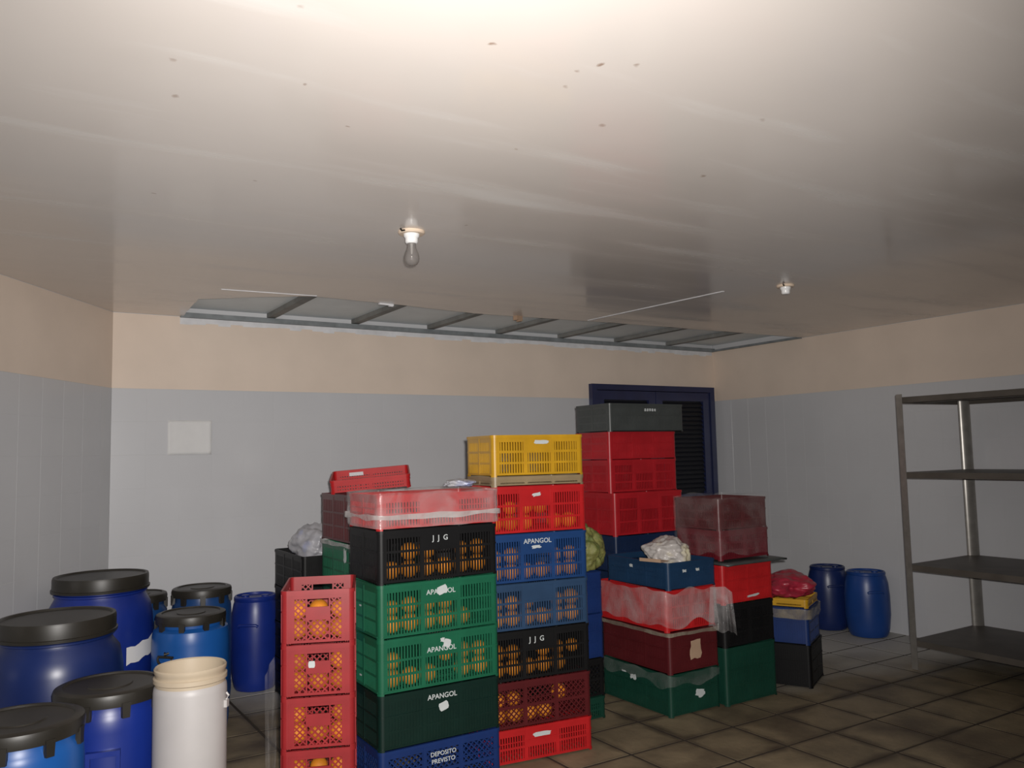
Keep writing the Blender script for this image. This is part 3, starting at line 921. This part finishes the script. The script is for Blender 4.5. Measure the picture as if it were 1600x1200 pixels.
def sheet(name, label, mat, pts_top, drop, n=24, k=16, fold=.02, seed=0, taper=0):
    """hanging loose sheet: top polyline, falling by drop with vertical folds"""
    m = MB()
    pts = [Vector(p) for p in pts_top]
    for j in range(k + 1):
        t = j / k
        for i in range(n + 1):
            s_ = i / n * (len(pts) - 1); a = min(int(s_), len(pts) - 2); p = pts[a].lerp(pts[a+1], s_ - a)
            q = pts[0].lerp(pts[-1], .5)
            p = p.lerp(Vector((q.x, q.y, p.z)), taper * t)
            f_ = fold * (t * .9 + .1) * noise.noise(Vector((i / n * 5, t * 1.2, seed)))
            nrm = (pts[-1] - pts[0]).cross(Vector((0, 0, 1))).normalized()
            m.v.append(tuple(p + nrm * f_ * 2 + Vector((0, 0, -drop * t * (1 + .12 * noise.noise(Vector((i / n * 4, 0, seed + 3))))))))
    for j in range(k):
        for i in range(n):
            a = j * (n + 1) + i
            m.f.append((a, a + 1, a + n + 2, a + n + 1))
    return tag(ob(name, m.mesh(name, 70), mat), label, 'plastic film')
sheet('plastic_film', 'loose corner of clear film hanging right of the draped red crate', 'film', [(ex + EL - .06, ey - .012, .665), (ex + EL + .005, ey - .062, .668), (ex + EL + .02, ey - .10, .64)], .24, fold=.02, seed=21, taper=-.3)
sheet('plastic_film', 'grey plastic sheet hanging down behind the red bottle crates by the plain blue barrel', 'filmthin', [(jp.x + .03, jp.y + .20, .62), (jp.x + .0, jp.y + .10, .66), (jp.x - .045, jp.y + .06, .60)], .60, fold=.03, seed=22, taper=-.1)

def bag(name, label, mat, loc, size, seed, lump=.25, flat=0, rz=0, knot=False, cat='bag'):
    bm = bmesh.new()
    bmesh.ops.create_icosphere(bm, subdivisions=5, radius=1)
    for v in bm.verts:
        p = v.co.copy()
        d = 1 + lump * noise.noise(p * 1.7 + Vector((seed, 0, 0))) + lump * .45 * noise.noise(p * 4.5 + Vector((0, seed, 0))) + .06 * abs(noise.noise(p * 11 + Vector((0, 0, seed))))
        q = p * d
        if q.z < -flat: q.z = -flat + (q.z + flat) * .12
        v.co = Vector((q.x * size[0], q.y * size[1], (q.z + flat) * size[2]))
    me = bpy.data.meshes.new(name); bm.to_mesh(me); bm.free(); me.materials.append(None); me.shade_smooth()
    t = tag(ob(name, me, mat, None, loc, rz), label, cat)
    if knot:
        m = MB(); top = max(v.co.z for v in me.vertices)
        m.lathe([(.012, top - .03), (.010, top - .005), (.018, top + .012), (.028, top + .028), (.024, top + .026), (.002, top + .01)], 14)
        ob('knot', m.mesh('knot', 60), mat, t)
    return t
bag('plastic_bag', 'lumpy white bag resting in the dark blue crate', 'bagwhite', (ex + .185, ey + .19, .800), (.125, .13, .088), 3, .28, .55)
bag('plastic_bag', 'pale translucent-looking bag bulging from the black crate near the back wall', 'bagblue', (ix + .17, iy + .27, .840), (.13, .20, .125), 7, .22, .5)
bag('plastic_bag', 'crumpled pink bag on the yellow tray at the right end of the crates', 'bagpink', (gx + .10, gy + .26,   .522), (.205, .165, .088), 11, .30, .5, rz=.3)
bag('net_bag', 'green net bag of vegetables hanging beside the blue fruit crates', 'netgreen', (cx + .275, cy + .12, .79), (.125, .13, .140), 15, .30, .75, knot=True)
m = MB(); m.box(-.04, -.07, 0, .04, .07, .005); m.box(-.04, -.07, .005, -.034, .07, .018)
tag(ob('cardboard_flap', m.mesh('cardboard_flap'), 'cardboard', None, (ex + .022, ey + .12, .8225), .25), 'small brown cardboard flap on the blue crate beside the white bag', 'cardboard')
bag('plastic_bag', 'small crumpled clear bag on the wrapped red crate of the front stack', 'bagblue', (ax + .50, ay + .20, 1.292), (.075, .06, .022), 19, .3, .5)
for k in range(3):
    bag('small_packet', 'small white packet in the gap behind the maroon lattice crate', 'bagwhite', (cx + .045 + .01 * k, cy + .040, .1335 + .056 * k), (.034, .024, .029), 30 + k, .25, .95)['group'] = 'white packets in the black gap crate'

# ------------------------------------------------------------------ drums
def lug_mesh(r, z0, z1, n, wd=.030, th=.012):
    out = []
    for i in range(n):
        a = 2 * math.pi * (i + .3) / n
        m = MB()
        c, s_ = math.cos(a), math.sin(a)
        def P(rad, tan, z): return (c * rad - s_ * tan, s_ * rad + c * tan, z)
        r0, r1 = r - .004, r + th
        m.v = [P(r0, -wd/2, z0), P(r1, -wd/2*.8, z0), P(r1, wd/2*.8, z0), P(r0, wd/2, z0), P(r0, -wd/2, z1), P(r1, -wd/2, z1), P(r1, wd/2, z1), P(r0, wd/2, z1)]
        m.f = [(0, 3, 2, 1), (4, 5, 6, 7), (0, 1, 5, 4), (1, 2, 6, 5), (2, 3, 7, 6), (3, 0, 4, 7)]
        out.append(m.mesh('lug'))
    return out

def clamp_drum(label, mat, x, y, h, rb, rl, rz=0, handle='bail', hz=.72, lugs=9):
    t = thing('lidded_drum', label, 'drum', (x, y, 0), rz, 'blue lidded drums')
    b = MB().lathe([(.001, 0), (rb*.90, 0), (rb*.95, .012), (rb*.965, .05), (rb, .10), (rb, h*.45), (rb*1.008, h*.46), (rb*1.008, h*.475), (rb, h*.485), (rb, h*.78), (rb*.985, h*.84), (rb*.955, h*.875),
                    (rl*.97, h*.90), (rl*.97, h - .03), (rl*.94, h - .03), (rl*.94, h - .06), (.001, h - .06)], 48)
    ob('body', b.mesh('body', 35), mat, t)
    l = MB().lathe([(rl*.985, h - .050), (rl + .012, h - .048), (rl + .014, h - .020), (rl + .010, h - .006), (rl*.97, h), (rl*.90, h), (rl*.88, h - .006), (rl*.45, h - .007), (rl*.43, h - .003), (.001, h - .003)], 48)
    lo = ob('lid', l.mesh('lid', 30), 'lid', t)
    for lm in lug_mesh(rl + .004, h - .088, h - .035, lugs): ob('lug', lm, 'lid', lo)
    # side handle facing local -y
    if handle == 'bail':
        hm = MB(); r_ = rb + .004; zz = h * hz
        pts = []
        for i in range(9):
            a = math.pi * i / 8
            pts.append((math.cos(a) * -.042, -r_ - .006 - .012 * math.sin(a), zz - .034 * math.sin(a)))
        hm.tube(pts, .006); hm.tube([(-.044, -r_ - .002, zz + .002), (.044, -r_ - .002, zz + .002)], .007)
        hm.tube([(-.012, -r_ + .01, zz + .02), (.0, -r_ - .008, zz + .016), (.012, -r_ + .01, zz + .02)], .007)
        ob('handle', hm.mesh('handle', 50), 'lid', t)
    elif handle == 'moulded':
        hm = MB(); r_ = rb; zz = h * hz
        for sx in (-1, 1): hm.box(sx * .048 - .007, -r_ - .014, zz - .045, sx * .048 + .007, -r_ + .012, zz + .012)
        hm.box(-.055, -r_ - .018, zz + .004, .055, -r_ + .010, zz + .022)
        ob('handle', hm.mesh('handle'), mat, t)
    return t

def wide_drum(label, mat, x, y, h, rb, rl, rz=0, tilt=(0, 0)):
    t = thing('lidded_drum', label, 'drum', (x, y, 0), rz, 'large blue drums with screw lids')
    b = MB().lathe([(.001, 0), (rb*.84, 0), (rb*.90, .015), (rb*.93, .06), (rb*.985, h*.25), (rb, h*.45), (rb*.995, h*.60), (rb*.965, h*.74), (rb*.92, h*.82), (rl*.95, h*.865), (rl*.93, h*.885), (rl*.97, h*.89), (rl*.97, h*.90), (rl*.93, h*.905), (rl*.93, h - .02), (.001, h - .02)], 56)
    ob('body', b.mesh('body', 35), mat, t)
    l = MB().lathe([(rl*.94, h - .075), (rl*1.02, h - .074), (rl*1.025, h - .062), (rl, h - .060), (rl, h - .012), (rl*.985, h), (rl*.93, h), (rl*.91, h - .008), (.001, h - .008)], 56)
    ob('lid', l.mesh('lid', 30), 'lid', t)
    return t

def plain_drum(label, mat, x, y, h, r, rz=0):
    t = thing('closed_barrel', label, 'barrel', (x, y, 0), rz, 'closed blue barrels')
    b = MB().lathe([(.001, .006), (r*.72, .0), (r*.80, .004), (r*.86, .02), (r*.93, h*.12), (r, h*.34), (r*1.0, h*.62), (r*.95, h*.82), (r*.88, h*.91), (r*.84, h*.945), (r*.86, h*.955), (r*.86, h*.985), (r*.82, h), (r*.77, h), (r*.74, h*.975), (.001, h*.972)], 48)
    ob('body', b.mesh('body', 32), mat, t)
    for sx in (-1, 1):
        c = MB().lathe([(.001, h*.97), (.024, h*.97), (.024, h*.992), (.020, h*.998), (.001, h*.998)], 16, sx * r * .42, 0)
        ob('bung_cap', c.mesh('bung_cap', 40), mat, t)
    hm = MB()
    hm.tube([(-.06, -r*.985, h*.70), (-.05, -r*1.03, h*.715), (.05, -r*1.03, h*.715), (.06, -r*.985, h*.70)], .009)
    ob('handle', hm.mesh('handle', 50), mat, t)
    return t

CR = math.radians(-32)
kd = wide_drum('large dark blue drum with black screw lid standing in the left back corner', 'drum', -.118, -.780, .845, .262, .232, CR)
me_ = patch_mesh(.15, .12, 61, .3)
lb = MB(); n = 10      # curved torn paper label
for j in range(2):
    for i in range(n + 1):
        a = math.radians(-62 + 52 * i / n); rr_ = .2655
        z = .405 + .085 * j + .045 * i / n + .006 * math.sin(i * 1.7 + j)
        lb.v.append((rr_ * math.cos(a), rr_ * math.sin(a), z))
for i in range(n): lb.f.append((i, i+1, n + 2 + i, n + 1 + i))
lo = ob('paper_label', lb.mesh('paper_label', 60), 'paper', kd); lo['label'] = 'torn white paper label'
lo.rotation_euler = (0, 0, math.radians(25))
wide_drum('big dark blue bulging drum with black lid at the left edge, before the corner drum', 'drumdark', -.378, -1.698, .800, .262, .225, CR)
clamp_drum('bright blue drum with lugged black lid beside the white open barrel', 'drum', -.235, -2.234, .620, .185, .176, CR + .35, 'moulded', hz=.66)
clamp_drum('light blue drum with black lugged lid in the bottom left corner of the picture', 'drumlight', -.533, -2.535, .620, .190, .178, CR - .1, 'bail')
clamp_drum('mid blue drum with black bail handle behind the white barrel', 'drumlight', .285, -1.045, .645, .192, .162, CR - .28, 'bail', hz=.70)
clamp_drum('teal blue drum with black lid against the back wall, behind the drum with bail handle', 'drumteal', .440, -.560, .700, .165, .152, CR, None)
clamp_drum('teal blue drum mostly hidden right of the corner drum', 'drumteal', .128, -.330, .665, .160, .145, CR, None)
plain_drum('plain blue closed barrel standing between the lidded drums and red bottle crates', 'drum', .820, -.30, .578, .150, CR)
plain_drum('darker blue closed barrel by the right wall, partly behind its brighter neighbour', 'drumdark', 5.075, -1.36, .490, .155, CR)
plain_drum('brighter blue closed barrel by the right wall, nearer the metal rack', 'drummid', 5.085, -1.70, .485, .163, CR)

# white open barrel
t = thing('open_barrel', 'tall white open barrel with cream threaded neck in front of the blue drums', 'barrel', (.000, -2.492, 0), CR)
h, r_ = .700, .126
b = MB().lathe([(.001, .0), (r_*.92, 0), (r_*.98, .015), (r_, .05), (r_, h - .085), (r_*.985, h - .070), (r_*.95, h - .062)], 48)
ob('body', b.mesh('body', 35), 'drumwhite', t)
b = MB().lathe([(r_*.95, h - .063), (r_*.95, h - .052), (r_*1.0, h - .048), (r_*1.0, h - .034), (r_*.95, h - .030), (r_*.955, h - .020), (r_*.985, h - .014), (r_*.985, h - .004), (r_*.96, h), (r_*.91, h - .004), (r_*.89, h - .08), (r_*.92, h - .12), (r_*.92, .02), (.001, .02)], 48)
ob('neck', b.mesh('neck', 35), 'drumcream', t)
m = MB(); m.box(r_ - .004, -.012, h - .15, r_ + .010, .012, h - .125); m.tube([(r_ + .004, 0, h - .125), (r_ + .012, 0, h - .11), (r_ + .004, 0, h - .10)], .004)
ob('handle_lug', m.mesh('handle_lug'), 'drumwhite', t)

# ------------------------------------------------------------------ metal rack
rx, ry, rx1, ry1 = 4.437, -2.454, 5.215, -4.30
rk = thing('metal_rack', 'tall grey metal rack with four shelves by the right wall', 'shelving', ((rx + rx1) / 2, (ry + ry1) / 2, 0))
ox_, oy_ = (rx + rx1) / 2, (ry + ry1) / 2
RH = 1.775
def post(x, y, sx, sy, wd=.042, t_=.004):
    m = MB()
    xa, xb = sorted((0, sx * wd)); ya, yb = sorted((0, sy * t_)); m.box(xa, ya, 0, xb, yb, RH)
    xa, xb = sorted((0, sx * t_)); ya, yb = sorted((sy * t_, sy * wd)); m.box(xa, ya, 0, xb, yb, RH)
    return ob('post', m.mesh('post'), 'steel', rk, (x - ox_, y - oy_, 0))
def round_post(x, y):
    m = MB(); pr = []
    for i in range(9):
        a = math.radians(200 + 160 * i / 8)
        pr.append((.042 * math.cos(a), .016 * math.sin(a) + .004))
    pr += [(.038, .006), (-.038, .006)]
    n = len(pr)
    for z in (0, RH): m.v += [(a, b, z) for a, b in pr]
    for i in range(n): m.f.append((i, (i + 1) % n, n + (i + 1) % n, n + i))
    m.f += [tuple(range(n))[::-1], tuple(range(n, 2 * n))]
    return ob('post', m.mesh('post', 40), 'steel', rk, (x - ox_, y - oy_, 0), math.radians(-42))
post(rx, ry, 1, -1); round_post(rx1 - .03, ry - .032); post(rx, ry1, 1, 1); round_post(rx1 - .03, ry1 + .03)
for z in (.185, .665, 1.262, 1.755):
    m = MB()
    m.box(rx + .005, ry1 + .005, z - .004, rx1 - .005, ry - .005, z)
    m.box(rx + .005, ry1 + .005, z - .038, rx + .008, ry - .005, z - .004).box(rx1 - .008, ry1 + .005, z - .038, rx1 - .005, ry - .005, z - .004)
    m.box(rx + .008, ry - .008, z - .038, rx1 - .008, ry - .005, z - .004).box(rx + .008, ry1 + .005, z - .038, rx1 - .008, ry1 + .008, z - .004)
    m.box(rx + .30, ry1 + .01, z - .030, rx + .34, ry - .01, z - .004)
    m.v = [(a - ox_, b - oy_, c) for a, b, c in m.v]
    s_ = ob('shelf', m.mesh('shelf'), 'shelf', rk)
    bm_ = MB().lathe([(.001, -.004), (.007, -.004), (.007, .0), (.001, .0)], 8).mesh('bolt')
    for (px, py) in ((rx + .02, ry + .001), (rx1 - .02, ry + .001)):
        ob('bolt', bm_, 'steel', s_, (px - ox_, py - oy_ - .0, z - .02), rot=(math.pi/2, 0, 0))

# ------------------------------------------------------------------ ceiling lamp holders
def holder(label, x, y, s, bulb):
    t = thing('lamp_holder', label, 'lamp', (x, y, H), 0)
    ob('mounting_plate', MB().lathe([(.001, 0), (.056*s, 0), (.057*s, -.006), (.052*s, -.012), (.001, -.012)], 32).mesh('mounting_plate', 35), 'cream', t)
    ob('socket', MB().lathe([(.001, -.012), (.034*s, -.012), (.033*s, -.022), (.027*s, -.030), (.027*s, -.046), (.022*s, -.052), (.001, -.052)], 28).mesh('socket', 35), 'white_ceramic', t)
    m = MB().tube([(-.045*s, -.03*s, -.006), (-.062*s, -.038*s, -.012), (-.070*s, -.040*s, -.004)], .004*s)
    o = ob('wire_end', m.mesh('wire_end', 50), 'lid', t)
    if bulb:
        b = ob('bulb', MB().lathe([(.018, -.050), (.018, -.060), (.020, -.072), (.026, -.088), (.031, -.104), (.0325, -.116), (.030, -.130), (.023, -.141), (.012, -.147), (.001, -.149)], 32).mesh('bulb', 60), 'glass', t)
        ob('stem_mount', MB().lathe([(.001, -.050), (.006, -.052), (.005, -.085), (.003, -.098), (.001, -.098)], 10).mesh('stem_mount', 50), 'white_ceramic', b)
    return t
holder('ceiling lamp holder with an unlit glass bulb', .852, -2.594, 1.0, True)
holder('empty white ceiling lamp holder without a bulb, toward the right wall', 3.281, -2.544, .9, False)
